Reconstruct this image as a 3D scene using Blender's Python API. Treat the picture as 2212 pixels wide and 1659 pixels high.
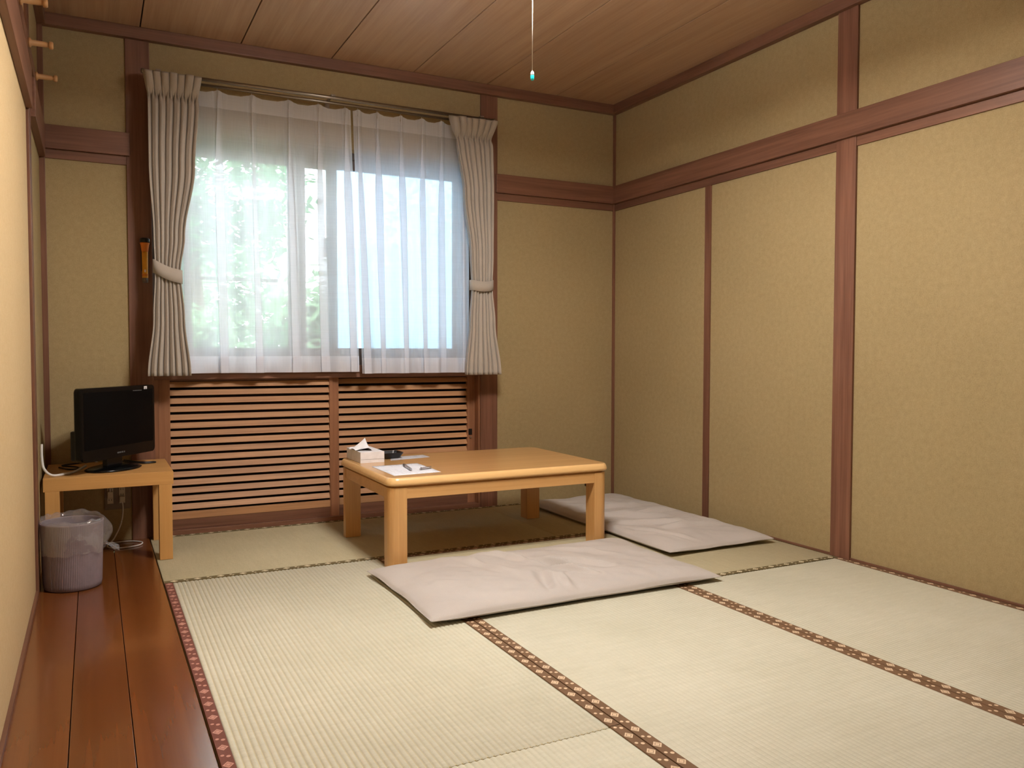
import bpy, bmesh, math, random
from math import sin, cos, pi, radians, sqrt, exp
from mathutils import Vector, Matrix, noise

random.seed(7)
SC = bpy.context.scene
COL = SC.collection
for o in list(bpy.data.objects):
    bpy.data.objects.remove(o)

# ------------------------------------------------------------------ camera
CAM = Vector((-2.8902, -4.2824, 0.8909))
YAW, PITCH, ROLL = radians(26.9876), radians(-2.2078), radians(0.0655)
fwd = Vector((sin(YAW)*cos(PITCH), cos(YAW)*cos(PITCH), sin(PITCH)))
r0 = Vector((cos(YAW), -sin(YAW), 0)); u0 = r0.cross(fwd)
rt = r0*cos(ROLL) + u0*sin(ROLL); up = -r0*sin(ROLL) + u0*cos(ROLL)
cd = bpy.data.cameras.new('camera'); cam = bpy.data.objects.new('camera', cd); COL.objects.link(cam)
M = Matrix((rt, up, -fwd)).transposed().to_4x4(); M.translation = CAM
cam.matrix_world = M
cd.sensor_fit = 'HORIZONTAL'; cd.sensor_width = 36.0; cd.lens = 36.0*1777.43/2212
cd.clip_start = 0.02; cd.clip_end = 200
SC.camera = cam

# ------------------------------------------------------------------ world, exposure
W = bpy.data.worlds.new('overcast_sky'); SC.world = W; W.use_nodes = True
wt = W.node_tree; wt.nodes.clear()
wo = wt.nodes.new('ShaderNodeOutputWorld'); wb = wt.nodes.new('ShaderNodeBackground')
wb.inputs[0].default_value = (0.82, 0.91, 1.0, 1); wb.inputs[1].default_value = 13.0
wt.links.new(wb.outputs[0], wo.inputs[0])
SC.view_settings.view_transform = 'Standard'
SC.view_settings.look = 'None'
SC.view_settings.gamma = 1.0
SC.view_settings.use_curve_mapping = False
SC.view_settings.exposure = 0.0
LAMP_STRENGTH = 255.0

# ------------------------------------------------------------------ materials
def lin(c):
    def f(v):
        v /= 255.0
        return v/12.92 if v <= 0.04045 else ((v+0.055)/1.055)**2.4
    return (f(c[0]), f(c[1]), f(c[2]), 1.0)

class NT:
    def __init__(s, name):
        s.m = bpy.data.materials.new(name); s.m.use_nodes = True
        s.t = s.m.node_tree; s.t.nodes.clear()
        s.out = s.n('ShaderNodeOutputMaterial')
    def n(s, typ, **kw):
        nd = s.t.nodes.new(typ)
        for k, v in kw.items(): setattr(nd, k, v)
        return nd
    def l(s, a, b): s.t.links.new(a, b)
    def val(s, node, idx, v): node.inputs[idx].default_value = v
    def math(s, op, a, b=None, c=None, clamp=False):
        nd = s.n('ShaderNodeMath', operation=op); nd.use_clamp = clamp
        for i, x in enumerate((a, b, c)):
            if x is None: continue
            if isinstance(x, (int, float)): nd.inputs[i].default_value = x
            else: s.l(x, nd.inputs[i])
        return nd.outputs[0]
    def mixc(s, f, a, b, blend='MIX'):
        nd = s.n('ShaderNodeMix', data_type='RGBA', blend_type=blend)
        for i, x in ((0, f), (6, a), (7, b)):
            if isinstance(x, (int, float)): nd.inputs[i].default_value = x
            elif isinstance(x, tuple): nd.inputs[i].default_value = x
            else: s.l(x, nd.inputs[i])
        return nd.outputs[2]
    def coords(s, scale=(1, 1, 1), kind='Object', loc=None):
        tc = s.n('ShaderNodeTexCoord'); mp = s.n('ShaderNodeMapping')
        s.l(tc.outputs[kind], mp.inputs[0]); mp.inputs['Scale'].default_value = scale
        if loc is not None: s.l(loc, mp.inputs['Location'])
        return mp.outputs[0]
    def noise(s, vec, scale=5, detail=4, rough=0.55, dist=0.0):
        nd = s.n('ShaderNodeTexNoise'); s.l(vec, nd.inputs['Vector'])
        nd.inputs['Scale'].default_value = scale; nd.inputs['Detail'].default_value = detail
        nd.inputs['Roughness'].default_value = rough; nd.inputs['Distortion'].default_value = dist
        return nd.outputs[0]
    def ramp(s, fac, stops):
        nd = s.n('ShaderNodeValToRGB'); s.l(fac, nd.inputs[0])
        e = nd.color_ramp.elements
        e[0].position, e[0].color = stops[0]; e[1].position, e[1].color = stops[-1]
        for p, c in stops[1:-1]:
            x = e.new(p); x.color = c
        return nd.outputs[0]
    def bsdf(s, color, rough=0.5, spec=0.5, coat=0.0, coat_rough=0.1, metal=0.0, bump=None, bstr=0.2, bdist=0.002, sheen=0.0):
        b = s.n('ShaderNodeBsdfPrincipled')
        if isinstance(color, tuple): b.inputs['Base Color'].default_value = color
        else: s.l(color, b.inputs['Base Color'])
        if isinstance(rough, (int, float)): b.inputs['Roughness'].default_value = rough
        else: s.l(rough, b.inputs['Roughness'])
        b.inputs['Specular IOR Level'].default_value = spec
        b.inputs['Coat Weight'].default_value = coat; b.inputs['Coat Roughness'].default_value = coat_rough
        b.inputs['Metallic'].default_value = metal; b.inputs['Sheen Weight'].default_value = sheen
        if bump is not None:
            bp = s.n('ShaderNodeBump'); bp.inputs['Strength'].default_value = bstr
            bp.inputs['Distance'].default_value = bdist
            s.l(bump, bp.inputs['Height']); s.l(bp.outputs[0], b.inputs['Normal'])
        s.l(b.outputs[0], s.out.inputs[0])
        return b

def m_plain(name, rgb, rough=0.5, spec=0.4, coat=0, metal=0, var=0.06, scale=40, bstr=0.1):
    t = NT(name); v = t.coords()
    f = t.noise(v, scale, 3)
    c = lin(rgb)
    lo = tuple(x*(1-var) for x in c[:3])+(1,); hi = tuple(min(1, x*(1+var)) for x in c[:3])+(1,)
    col = t.ramp(f, [(0.3, lo), (0.7, hi)])
    t.bsdf(col, rough, spec, coat, 0.08, metal, bump=f, bstr=bstr, bdist=0.0006)
    return t.m

def m_wood(name, dark, light, axis, rough=0.45, spec=0.35, coat=0.0, crough=0.1, scale=1.0, jitter=0.16, bstr=0.12, long=1.3, dist=0.25, long2=3.0):
    t = NT(name)
    sc = [26.0*scale]*3; sc[axis] = long*scale
    oi = t.n('ShaderNodeObjectInfo')
    cx = t.n('ShaderNodeCombineXYZ')
    r = t.math('MULTIPLY', oi.outputs['Random'], 40.0)
    for i in range(3): t.l(r, cx.inputs[i])
    v = t.coords(tuple(sc), loc=cx.outputs[0])
    f1 = t.noise(v, 1.0, 5, 0.55, dist)
    sc2 = [110.0*scale]*3; sc2[axis] = long2*scale
    v2 = t.coords(tuple(sc2), loc=cx.outputs[0])
    f2 = t.noise(v2, 1.0, 3, 0.6)
    f = t.math('MULTIPLY_ADD', f2, 0.4, t.math('MULTIPLY', f1, 0.6))
    col = t.ramp(f, [(0.32, lin(dark)), (0.68, lin(light))])
    j = t.math('MULTIPLY_ADD', oi.outputs['Random'], jitter, 1.0-jitter/2)
    hs = t.n('ShaderNodeHueSaturation'); t.l(col, hs.inputs['Color']); t.l(j, hs.inputs['Value'])
    t.bsdf(hs.outputs[0], rough, spec, coat, crough, bump=(f2 if bstr > 0.03 else None), bstr=bstr, bdist=0.0006)
    return t.m

def m_plaster(name, a, b):
    t = NT(name); v = t.coords()
    big = t.noise(v, 0.9, 3, 0.5)
    fine = t.noise(v, 230, 4, 0.7)
    mid = t.noise(v, 45, 4, 0.7)
    f = t.math('MULTIPLY_ADD', fine, 0.45, t.math('MULTIPLY_ADD', mid, 0.3, t.math('MULTIPLY', big, 0.25)))
    col = t.ramp(f, [(0.36, lin(a)), (0.64, lin(b))])
    t.bsdf(col, 0.92, 0.12, bump=t.math('ADD', fine, mid), bstr=0.35, bdist=0.0012)
    return t.m

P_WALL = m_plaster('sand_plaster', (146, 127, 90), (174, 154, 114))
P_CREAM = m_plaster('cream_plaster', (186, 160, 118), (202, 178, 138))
W_TRIM_Y = m_wood('cedar_trim_y', (94, 61, 45), (132, 92, 70), 1)
W_TRIM_X = m_wood('cedar_trim_x', (94, 61, 45), (132, 92, 70), 0)
W_TRIM_Z = m_wood('cedar_trim_z', (95, 60, 44), (134, 93, 72), 2)
W_SLAT = m_wood('louver_wood', (152, 108, 72), (194, 148, 106), 0, rough=0.5)
W_STILE = m_wood('louver_stile_wood', (118, 76, 50), (156, 108, 76), 2, rough=0.5)
W_CEIL = m_wood('ceiling_board', (166, 131, 102), (192, 158, 127), 1, rough=0.4, spec=0.4, scale=0.7, jitter=0.08)
W_FLOOR = m_wood('varnished_floor', (96, 52, 22), (124, 72, 35), 1, rough=0.2, spec=0.5, coat=0.35, crough=0.10, scale=0.3, jitter=0.2, bstr=0.03, long=0.06, dist=0.0, long2=0.03)
W_TABLE = m_wood('beech_veneer_x', (196, 146, 86), (216, 168, 108), 0, rough=0.32, spec=0.5, coat=0.5, crough=0.14, jitter=0.04, bstr=0.03)
W_TABLE_Z = m_wood('beech_veneer_z', (196, 146, 86), (216, 168, 108), 2, rough=0.36, spec=0.5, coat=0.3, crough=0.18, jitter=0.04, bstr=0.03)
W_EDGE = m_wood('pale_beech_edge', (226, 180, 118), (240, 198, 138), 0, rough=0.3, spec=0.5, coat=0.4, crough=0.2, jitter=0.0, bstr=0.02)  # paler tone than the table top
W_STAND = m_wood('foil_birch_x', (192, 142, 80), (206, 157, 95), 0, rough=0.5, jitter=0.03, bstr=0.02)
W_STAND_Z = m_wood('foil_birch_z', (192, 142, 80), (206, 157, 95), 2, rough=0.5, jitter=0.03, bstr=0.02)
W_PEG = m_wood('pine_peg', (176, 128, 80), (200, 154, 104), 0)
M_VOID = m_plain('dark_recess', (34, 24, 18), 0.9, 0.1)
M_SUB = m_plain('underfloor', (196, 178, 130), 0.9, 0.1)

def m_tatami(name, axis, a, b):
    t = NT(name)
    sc = [1, 1, 1]; sc[axis] = 420.0; sc[1-axis] = 34.0
    v = t.coords(tuple(sc)); f = t.noise(v, 1.0, 2, 0.6)
    v2 = t.coords(); big = t.noise(v2, 2.2, 4, 0.6)
    sc3 = [1, 1, 1]; sc3[axis] = 60.0; sc3[1-axis] = 6.0
    f3 = t.noise(t.coords(tuple(sc3)), 1.0, 3, 0.7)
    g = t.math('MULTIPLY_ADD', f, 0.35, t.math('MULTIPLY_ADD', big, 0.35, t.math('MULTIPLY', f3, 0.3)))
    col = t.ramp(g, [(0.34, lin(a)), (0.66, lin(b))])
    t.bsdf(col, 0.62, 0.3, bump=f, bstr=0.3, bdist=0.0008)
    return t.m
T_Y = m_tatami('rush_weave_y', 1, (190, 186, 163), (212, 208, 188))
T_X = m_tatami('rush_weave_x', 0, (174, 164, 132), (196, 186, 154))

def m_border(name, ground, motif):
    # woven tape: concentric lozenges alternating with pairs of small ovals
    t = NT(name)
    tc = t.n('ShaderNodeTexCoord'); sp = t.n('ShaderNodeSeparateXYZ'); t.l(tc.outputs['UV'], sp.inputs[0])
    s, w = sp.outputs[0], sp.outputs[1]                     # metres along, 0..1 across
    ps = t.math('MULTIPLY', t.math('SUBTRACT', t.math('FRACT', t.math('DIVIDE', s, 0.086)), 0.5), 0.086)
    x = t.math('MULTIPLY', t.math('SUBTRACT', w, 0.5), 0.03)
    d1 = t.math('ADD', t.math('DIVIDE', t.math('ABSOLUTE', ps), 0.0150), t.math('DIVIDE', t.math('ABSOLUTE', x), 0.0125))
    loz = t.math('LESS_THAN', d1, 1.0)
    ring = t.math('MULTIPLY', t.math('GREATER_THAN', d1, 0.46), t.math('LESS_THAN', d1, 0.64))
    loz = t.math('MULTIPLY', loz, t.math('MULTIPLY_ADD', ring, -0.75, 1.0))
    q = t.math('MULTIPLY', t.math('SUBTRACT', t.math('FRACT', t.math('ADD', t.math('DIVIDE', s, 0.086), 0.5)), 0.5), 0.086)
    def dot(cx, r, off):
        a = t.math('DIVIDE', t.math('SUBTRACT', q, off), r*1.05)
        b = t.math('DIVIDE', t.math('SUBTRACT', x, cx), r)
        return t.math('LESS_THAN', t.math('ADD', t.math('MULTIPLY', a, a), t.math('MULTIPLY', b, b)), 1.0)
    f = t.math('MAXIMUM', loz, t.math('MAXIMUM', dot(-0.0062, 0.0042, 0.004), dot(0.0058, 0.0048, -0.004)))
    weave = t.noise(t.coords((900, 900, 900)), 1.0, 2)
    g1, g2 = lin(ground), tuple(v*0.72 for v in lin(ground)[:3])+(1,)
    gc = t.ramp(weave, [(0.35, g2), (0.65, g1)])
    col = t.mixc(f, gc, lin(motif))
    t.bsdf(col, 0.7, 0.25, bump=weave, bstr=0.25, bdist=0.0005)
    return t.m
B_RED = m_border('border_red_brown', (122, 74, 62), (190, 140, 124))
B_BROWN = m_border('border_brown', (124, 94, 68), (218, 192, 160))
B_OLIVE = m_border('border_olive', (112, 98, 66), (222, 210, 178))

def m_fabric(name, rgb, weave=700, var=0.1, rough=0.9, sheen=0.2, bstr=0.35):
    t = NT(name); v = t.coords((weave, weave, weave)); f = t.noise(v, 1.0, 3, 0.7)
    big = t.noise(t.coords(), 6, 3)
    g = t.math('MULTIPLY_ADD', f, 0.6, t.math('MULTIPLY', big, 0.4))
    c = lin(rgb)
    col = t.ramp(g, [(0.3, tuple(x*(1-var) for x in c[:3])+(1,)), (0.7, tuple(min(1, x*(1+var)) for x in c[:3])+(1,))])
    t.bsdf(col, rough, 0.15, bump=f, bstr=bstr, bdist=0.0006, sheen=sheen)
    return t.m
F_CUSH = m_fabric('cushion_cotton', (188, 180, 173), 500)
F_DRAPE = m_fabric('drape_linen', (170, 160, 148), 900, 0.12)

def m_sheer(name, trans, tlc=0.55):
    t = NT(name)
    n1 = t.noise(t.coords((3, 3, 600)), 1.0, 2); n2 = t.noise(t.coords((500, 500, 6)), 1.0, 2)
    f = t.math('MULTIPLY_ADD', t.math('ADD', n1, n2), 0.16, trans-0.16, clamp=True)
    tr = t.n('ShaderNodeBsdfTransparent'); tl = t.n('ShaderNodeBsdfTranslucent'); df = t.n('ShaderNodeBsdfDiffuse')
    tl.inputs[0].default_value = (0.95, 0.95, 0.98, 1); df.inputs[0].default_value = (0.86, 0.89, 0.96, 1)
    m1 = t.n('ShaderNodeMixShader'); m1.inputs[0].default_value = tlc
    t.l(df.outputs[0], m1.inputs[1]); t.l(tl.outputs[0], m1.inputs[2])
    m2 = t.n('ShaderNodeMixShader'); t.l(f, m2.inputs[0])
    t.l(m1.outputs[0], m2.inputs[1]); t.l(tr.outputs[0], m2.inputs[2])
    t.l(m2.outputs[0], t.out.inputs[0])
    return t.m
S_SHEER = m_sheer('sheer_voile', 0.32, 0.56)
S_BAND = m_sheer('sheer_voile_doubled', 0.14, 0.5)

def m_glass(name, tint=(0.96, 0.98, 0.98, 1), refl=0.06, rough=0.02):
    t = NT(name)
    tr = t.n('ShaderNodeBsdfTransparent'); tr.inputs[0].default_value = tint
    gl = t.n('ShaderNodeBsdfGlossy'); gl.inputs['Roughness'].default_value = rough
    fr = t.n('ShaderNodeFresnel'); fr.inputs[0].default_value = 1.45
    fac = t.math('MULTIPLY', fr.outputs[0], refl/0.04, clamp=True)
    mx = t.n('ShaderNodeMixShader'); t.l(fac, mx.inputs[0]); t.l(tr.outputs[0], mx.inputs[1]); t.l(gl.outputs[0], mx.inputs[2])
    t.l(mx.outputs[0], t.out.inputs[0])
    return t.m
G_PANE = m_glass('window_glass')
def m_screen():
    t = NT('insect_mesh')
    tr = t.n('ShaderNodeBsdfTransparent'); df = t.n('ShaderNodeBsdfTranslucent'); df.inputs[0].default_value = (0.44, 0.56, 0.67, 1)
    f = t.noise(t.coords((700, 700, 700)), 1.0, 2)
    mx = t.n('ShaderNodeMixShader'); t.l(t.math('MULTIPLY_ADD', f, 0.2, 0.66), mx.inputs[0])
    t.l(tr.outputs[0], mx.inputs[1]); t.l(df.outputs[0], mx.inputs[2]); t.l(mx.outputs[0], t.out.inputs[0])
    return t.m
G_SCREEN = m_screen()
def m_film():
    t = NT('clear_plastic_film')
    tr = t.n('ShaderNodeBsdfTransparent'); tr.inputs[0].default_value = (0.93, 0.92, 0.93, 1)
    df = t.n('ShaderNodeBsdfDiffuse'); df.inputs[0].default_value = (0.75, 0.72, 0.74, 1)
    gl = t.n('ShaderNodeBsdfGlossy'); gl.inputs['Roughness'].default_value = 0.05
    nz = t.noise(t.coords((60, 60, 60)), 1.0, 3)
    bp = t.n('ShaderNodeBump'); bp.inputs['Strength'].default_value = 0.6; bp.inputs['Distance'].default_value = 0.002
    t.l(nz, bp.inputs['Height']); t.l(bp.outputs[0], gl.inputs['Normal'])
    m1 = t.n('ShaderNodeMixShader'); m1.inputs[0].default_value = 0.13
    t.l(tr.outputs[0], m1.inputs[1]); t.l(df.outputs[0], m1.inputs[2])
    m2 = t.n('ShaderNodeMixShader'); m2.inputs[0].default_value = 0.13
    t.l(m1.outputs[0], m2.inputs[1]); t.l(gl.outputs[0], m2.inputs[2]); t.l(m2.outputs[0], t.out.inputs[0])
    return t.m
G_FILM = m_film()

M_METAL = m_plain('bronze_metal', (150, 140, 128), 0.28, 0.5, metal=0.9)
M_ALU = m_plain('bronze_aluminium', (104, 92, 86), 0.4, 0.5, metal=0.3)
M_BLACK = m_plain('black_plastic', (16, 16, 17), 0.35, 0.5)
M_GLOSSBLACK = m_plain('gloss_black_plastic', (9, 9, 10), 0.25, 0.3, bstr=0.0)
M_SCREEN = m_plain('dark_lcd', (5, 5, 6), 0.5, 0.1, bstr=0.0)
M_GREYPRINT = m_plain('grey_print', (92, 92, 92), 0.6)
M_WHITE = m_plain('white_card', (232, 230, 232), 0.6)
M_TISSUE = m_plain('tissue_paper', (240, 240, 242), 0.9)
M_OFFWHITE = m_plain('ivory_plastic', (200, 190, 172), 0.45)
M_PLATE_SHADED = m_plain('shaded_plate', (128, 112, 96), 0.45)  # outlet plate darkened: shade under the stand put into its colour
M_CORD = m_plain('white_cord', (214, 210, 206), 0.5)
M_STRING = m_plain('pull_string', (232, 222, 208), 0.8)
M_BIN = m_plain('mauve_plastic', (132, 117, 122), 0.5)
M_YEL = m_plain('yellow_plastic', (226, 158, 40), 0.4)
M_ORG = m_plain('orange_plastic', (222, 128, 36), 0.4)
M_SILVER = m_plain('silver_metal', (188, 188, 194), 0.25, 0.5, metal=0.9)
M_GREYPL = m_plain('translucent_grey_plastic', (150, 150, 158), 0.2, 0.5, coat=0.4)
M_TEAL = m_plain('turquoise_plastic', (30, 206, 210), 0.3, 0.5, coat=0.4)
M_BARK = m_plain('bark', (110, 96, 80), 0.9, 0.1, var=0.3, scale=20)
M_GROUND = m_plain('mossy_ground', (120, 132, 92), 0.95, 0.1, var=0.3, scale=3)
M_LAMPFRAME = m_plain('lamp_frame', (190, 160, 120), 0.5)

def m_paper(name, base, line_alpha):
    t = NT(name)
    v = t.coords(); sp = t.n('ShaderNodeSeparateXYZ'); t.l(v, sp.inputs[0])
    row = t.math('LESS_THAN', t.math('FRACT', t.math('MULTIPLY', sp.outputs[1], 62.0)), 0.35)
    word = t.math('GREATER_THAN', t.noise(t.coords((120, 16, 1)), 1.0, 2), 0.52)
    blk = t.math('GREATER_THAN', t.noise(t.coords((4, 9, 1)), 1.0, 1), 0.47)
    f = t.math('MULTIPLY', t.math('MULTIPLY', row, word), t.math('MULTIPLY', blk, line_alpha))
    t.bsdf(t.mixc(f, lin(base), lin((120, 120, 128))), 0.55, 0.3)
    return t.m
M_PAPER = m_paper('printed_sheet', (234, 234, 240), 0.35)
M_PAPER2 = m_paper('printed_slip', (206, 204, 208), 0.75)

def m_leaf(name, rgb):
    t = NT(name); f = t.noise(t.coords(), 7, 2)
    c = lin(rgb)
    col = t.ramp(f, [(0.3, tuple(x*0.6 for x in c[:3])+(1,)), (0.7, tuple(min(1, x*1.35) for x in c[:3])+(1,))])
    df = t.n('ShaderNodeBsdfDiffuse'); tl = t.n('ShaderNodeBsdfTranslucent')
    t.l(col, df.inputs[0]); t.l(col, tl.inputs[0])
    mx = t.n('ShaderNodeMixShader'); mx.inputs[0].default_value = 0.5
    t.l(df.outputs[0], mx.inputs[1]); t.l(tl.outputs[0], mx.inputs[2]); t.l(mx.outputs[0], t.out.inputs[0])
    return t.m
L_A = m_leaf('leaf_green', (134, 166, 126)); L_B = m_leaf('leaf_deep', (104, 148, 108)); L_C = m_leaf('leaf_lime', (170, 190, 142))

def m_emit(name, rgb, s):
    t = NT(name); e = t.n('ShaderNodeEmission'); e.inputs[0].default_value = rgb; e.inputs[1].default_value = s
    t.l(e.outputs[0], t.out.inputs[0]); return t.m
E_TUBE = m_emit('fluorescent_tube', (1.0, 0.965, 0.92, 1), LAMP_STRENGTH)
S_SHADE = m_sheer('lamp_shade_acrylic', 0.30, 0.75)

# ------------------------------------------------------------------ mesh helpers
class MB:
    def __init__(s): s.v = []; s.f = []; s.uv = {}; s.smooth = set()
    def box(s, x0, x1, y0, y1, z0, z1):
        b = len(s.v)
        s.v += [(x, y, z) for z in (z0, z1) for y in (y0, y1) for x in (x0, x1)]
        for q in ((0, 2, 3, 1), (4, 5, 7, 6), (0, 1, 5, 4), (2, 6, 7, 3), (0, 4, 6, 2), (1, 3, 7, 5)):
            s.f.append(tuple(b+i for i in q))
        return s
    def prism(s, pts, axis, a, c):
        # closed outline in the plane across axis, pulled from a to c
        b = len(s.v); n = len(pts)
        for t in (a, c):
            for p in pts:
                q = list(p); q.insert(axis, t); s.v.append(tuple(q))
        s.f.append(tuple(b+i for i in range(n))[::-1]); s.f.append(tuple(b+n+i for i in range(n)))
        for i in range(n):
            j = (i+1) % n
            s.f.append((b+i, b+j, b+n+j, b+n+i))
        return s
    def grid(s, nu, nv, fn, close_u=False, smooth=True, flip=False):
        b = len(s.v); f0 = len(s.f)
        for j in range(nv):
            for i in range(nu): s.v.append(tuple(fn(i, j)))
        for j in range(nv-1):
            for i in range(nu if close_u else nu-1):
                k = (i+1) % nu
                q = (b+j*nu+i, b+j*nu+k, b+(j+1)*nu+k, b+(j+1)*nu+i)
                s.f.append(q[::-1] if flip else q)
        if smooth: s.smooth.update(range(f0, len(s.f)))
        return b
    def lathe(s, prof, seg=24, c=(0, 0, 0), axis=2, caps=True, mod=None):
        def fn(i, j):
            r, h = prof[j]; a = 2*pi*i/seg
            if mod: r *= mod(i, j)
            p = [r*cos(a), r*sin(a)]; 
            if axis == 2: q = (p[0], p[1], h)
            elif axis == 0: q = (h, p[0], p[1])
            else: q = (p[1], h, p[0])
            return (c[0]+q[0], c[1]+q[1], c[2]+q[2])
        b = s.grid(seg, len(prof), fn, True)
        if caps:
            s.f.append(tuple(b+i for i in range(seg))[::-1])
            s.f.append(tuple(b+(len(prof)-1)*seg+i for i in range(seg)))
        return s
    def tube(s, pts, r, seg=8):
        pts = [Vector(p) for p in pts]; n = len(pts); frames = []
        ref = Vector((0, 0, 1))
        for i in range(n):
            d = (pts[min(i+1, n-1)]-pts[max(i-1, 0)]).normalized()
            a = ref if abs(d.dot(ref)) < 0.95 else Vector((1, 0, 0))
            x = d.cross(a).normalized(); y = d.cross(x).normalized(); frames.append((x, y))
        def fn(i, j):
            a = 2*pi*i/seg; rr = r[j] if isinstance(r, list) else r
            return pts[j]+frames[j][0]*cos(a)*rr+frames[j][1]*sin(a)*rr
        b = s.grid(seg, n, fn, True)
        s.f.append(tuple(b+i for i in range(seg))); s.f.append(tuple(b+(n-1)*seg+i for i in range(seg))[::-1])
        return s
    def xf(s, fn):
        s.v = [tuple(fn(Vector(p))) for p in s.v]; return s
    def mesh(s, name, mat, bevel=0.0, bseg=2, fix=True):
        me = bpy.data.meshes.new(name)
        me.from_pydata([tuple(p) for p in s.v], [], s.f)
        for i in s.smooth:
            if i < len(me.polygons): me.polygons[i].use_smooth = True
        if bevel > 0 or fix:
            bm = bmesh.new(); bm.from_mesh(me)
            if bevel > 0:
                bmesh.ops.bevel(bm, geom=list(bm.edges), offset=bevel, segments=bseg, affect='EDGES', profile=0.6, clamp_overlap=True)
            bmesh.ops.recalc_face_normals(bm, faces=bm.faces)
            bm.to_mesh(me); bm.free()
        if s.uv:
            L = me.uv_layers.new(name='tape')
            for p in me.polygons:
                for li in p.loop_indices:
                    L.data[li].uv = s.uv[me.loops[li].vertex_index]
        me.materials.append(mat)
        return me

def empty(name, loc, label=None, cat=None, group=None, kind=None):
    o = bpy.data.objects.new(name, None); COL.objects.link(o); o.location = loc
    o.empty_display_size = 0.05
    tag(o, label, cat, group, kind); return o
def tag(o, label=None, cat=None, group=None, kind=None):
    if label: o['label'] = label
    if cat: o['category'] = cat
    if group: o['group'] = group
    if kind: o['kind'] = kind
    return o
def link(name, me, parent=None, label=None):
    o = bpy.data.objects.new(name, me); COL.objects.link(o)
    if parent is not None:
        o.parent = parent
        if parent.type == 'EMPTY': o.location = -Vector(parent.location)
    if label: o['label'] = label
    return o
def part(name, mb, mat, parent=None, bevel=0.0, label=None, bseg=2, fix=True):
    return link(name, mb.mesh(name, mat, bevel, bseg, fix), parent, label)
def B(*a): return MB().box(*a)
def clone(root, d, **kw):
    c = root.copy(); COL.objects.link(c); c.location = Vector(root.location)+Vector(d)
    for k, v in kw.items(): c[k] = v
    for ch in list(root.children):
        e = ch.copy(); COL.objects.link(e); e.parent = c
        for g in list(ch.children):
            h = g.copy(); COL.objects.link(h); h.parent = e
    return c
def struct(name, loc=(0, 0, 0)):
    return empty(name, loc, kind='structure')

# ------------------------------------------------------------------ room shell
XL, XR = -3.09, 0.0
YF = -5.6                       # wall behind the camera
ZC = 2.40                       # ceiling underside
XT = -2.660                     # edge between boards and mats
WX0, WX1 = -2.631, -0.914       # window bay
# ---- floor
fl = struct('floor')
part('underfloor', B(XL-0.1, XR+0.1, YF-0.1, 0.0, -0.14, -0.056), M_SUB, fl)
for a, b in ((XL, -2.9535), (-2.9515, -2.8205), (-2.8185, XT-0.004)):
    part('plank', B(a, b, YF, 0.0, -0.056, 0.0), W_FLOOR, fl, 0.0012)
# ---- ceiling
ce = struct('ceiling')
part('ceiling_backing', B(XL-0.1, XR+0.1, YF-0.1, 0.12, ZC+0.012, ZC+0.1), M_VOID, ce)
edges = [XL-0.02, -2.669, -2.218, -1.770, -1.323, -0.885, -0.434, XR+0.02]
for a, b in zip(edges, edges[1:]):
    part('ceiling_board', B(a+0.0028, b-0.0028, YF, 0.0, ZC, ZC+0.0125), W_CEIL, ce, 0.0015)
# ---- back wall
wbk = struct('wall_back')
part('plaster_panel', B(XL-0.1, -2.735, 0.0, 0.12, -0.05, ZC+0.01), P_WALL, wbk)
part('plaster_panel', B(-0.809, XR+0.1, 0.0, 0.12, -0.05, ZC+0.01), P_WALL, wbk)
part('plaster_panel', B(WX0, WX1, 0.0, 0.12, 1.955, ZC+0.01), P_WALL, wbk)
part('post', B(-2.735, WX0, -0.010, 0.12, -0.05, ZC+0.005), W_TRIM_Z, wbk, 0.002)
part('post', B(WX1, -0.809, -0.010, 0.12, -0.05, ZC+0.005), W_TRIM_Z, wbk, 0.002)
part('corner_batten', B(-0.014, XR, -0.014, 0.0, 0.0, 2.35), W_TRIM_Z, wbk, 0.001)
part('corner_batten', B(XL, -3.067, -0.018, 0.0, 0.0, 2.35), W_TRIM_Z, wbk, 0.001)
for a, b in ((XL, -2.722), (-0.822, -0.014)):
    part('rail_board', B(a, b, -0.026, 0.0, 1.803, 1.909), W_TRIM_X, wbk, 0.002)
for a, b in ((XL, -2.735), (-0.809, -0.014)):
    part('lintel', B(a, b, -0.008, 0.0, 1.762, 1.803), W_TRIM_X, wbk, 0.0015)
part('ceiling_molding', B(XL, XR, -0.036, 0.0, 2.345, ZC), W_TRIM_X, wbk, 0.003)
# ---- right wall
wr = struct('wall_right')
part('plaster_panel', B(XR, XR+0.12, YF-0.1, 0.0, -0.05, ZC+0.01), P_WALL, wr)
part('post', B(-0.012, XR, -1.820, -1.716, 0.0, ZC), W_TRIM_Z, wr, 0.002)
part('post', B(-0.010, XR, -3.72, -3.615, 0.0, ZC), W_TRIM_Z, wr, 0.002)
part('batten', B(-0.007, XR, -0.902, -0.856, 0.0, 1.764), W_TRIM_Z, wr, 0.001)
part('rail_board', B(-0.028, XR, YF, -0.026, 1.803, 1.909), W_TRIM_Y, wr, 0.002)
part('lintel', B(-0.008, XR, YF, -1.820, 1.762, 1.803), W_TRIM_Y, wr, 0.0015)
part('lintel', B(-0.008, XR, -1.716, -0.008, 1.762, 1.803), W_TRIM_Y, wr, 0.0015)
part('ceiling_molding', B(-0.036, XR, YF, -0.036, 2.345, ZC), W_TRIM_Y, wr, 0.003)
part('floor_strip', B(-0.006, XR, YF, -0.014, 0.0, 0.010), W_TRIM_Y, wr, 0.001)
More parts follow.
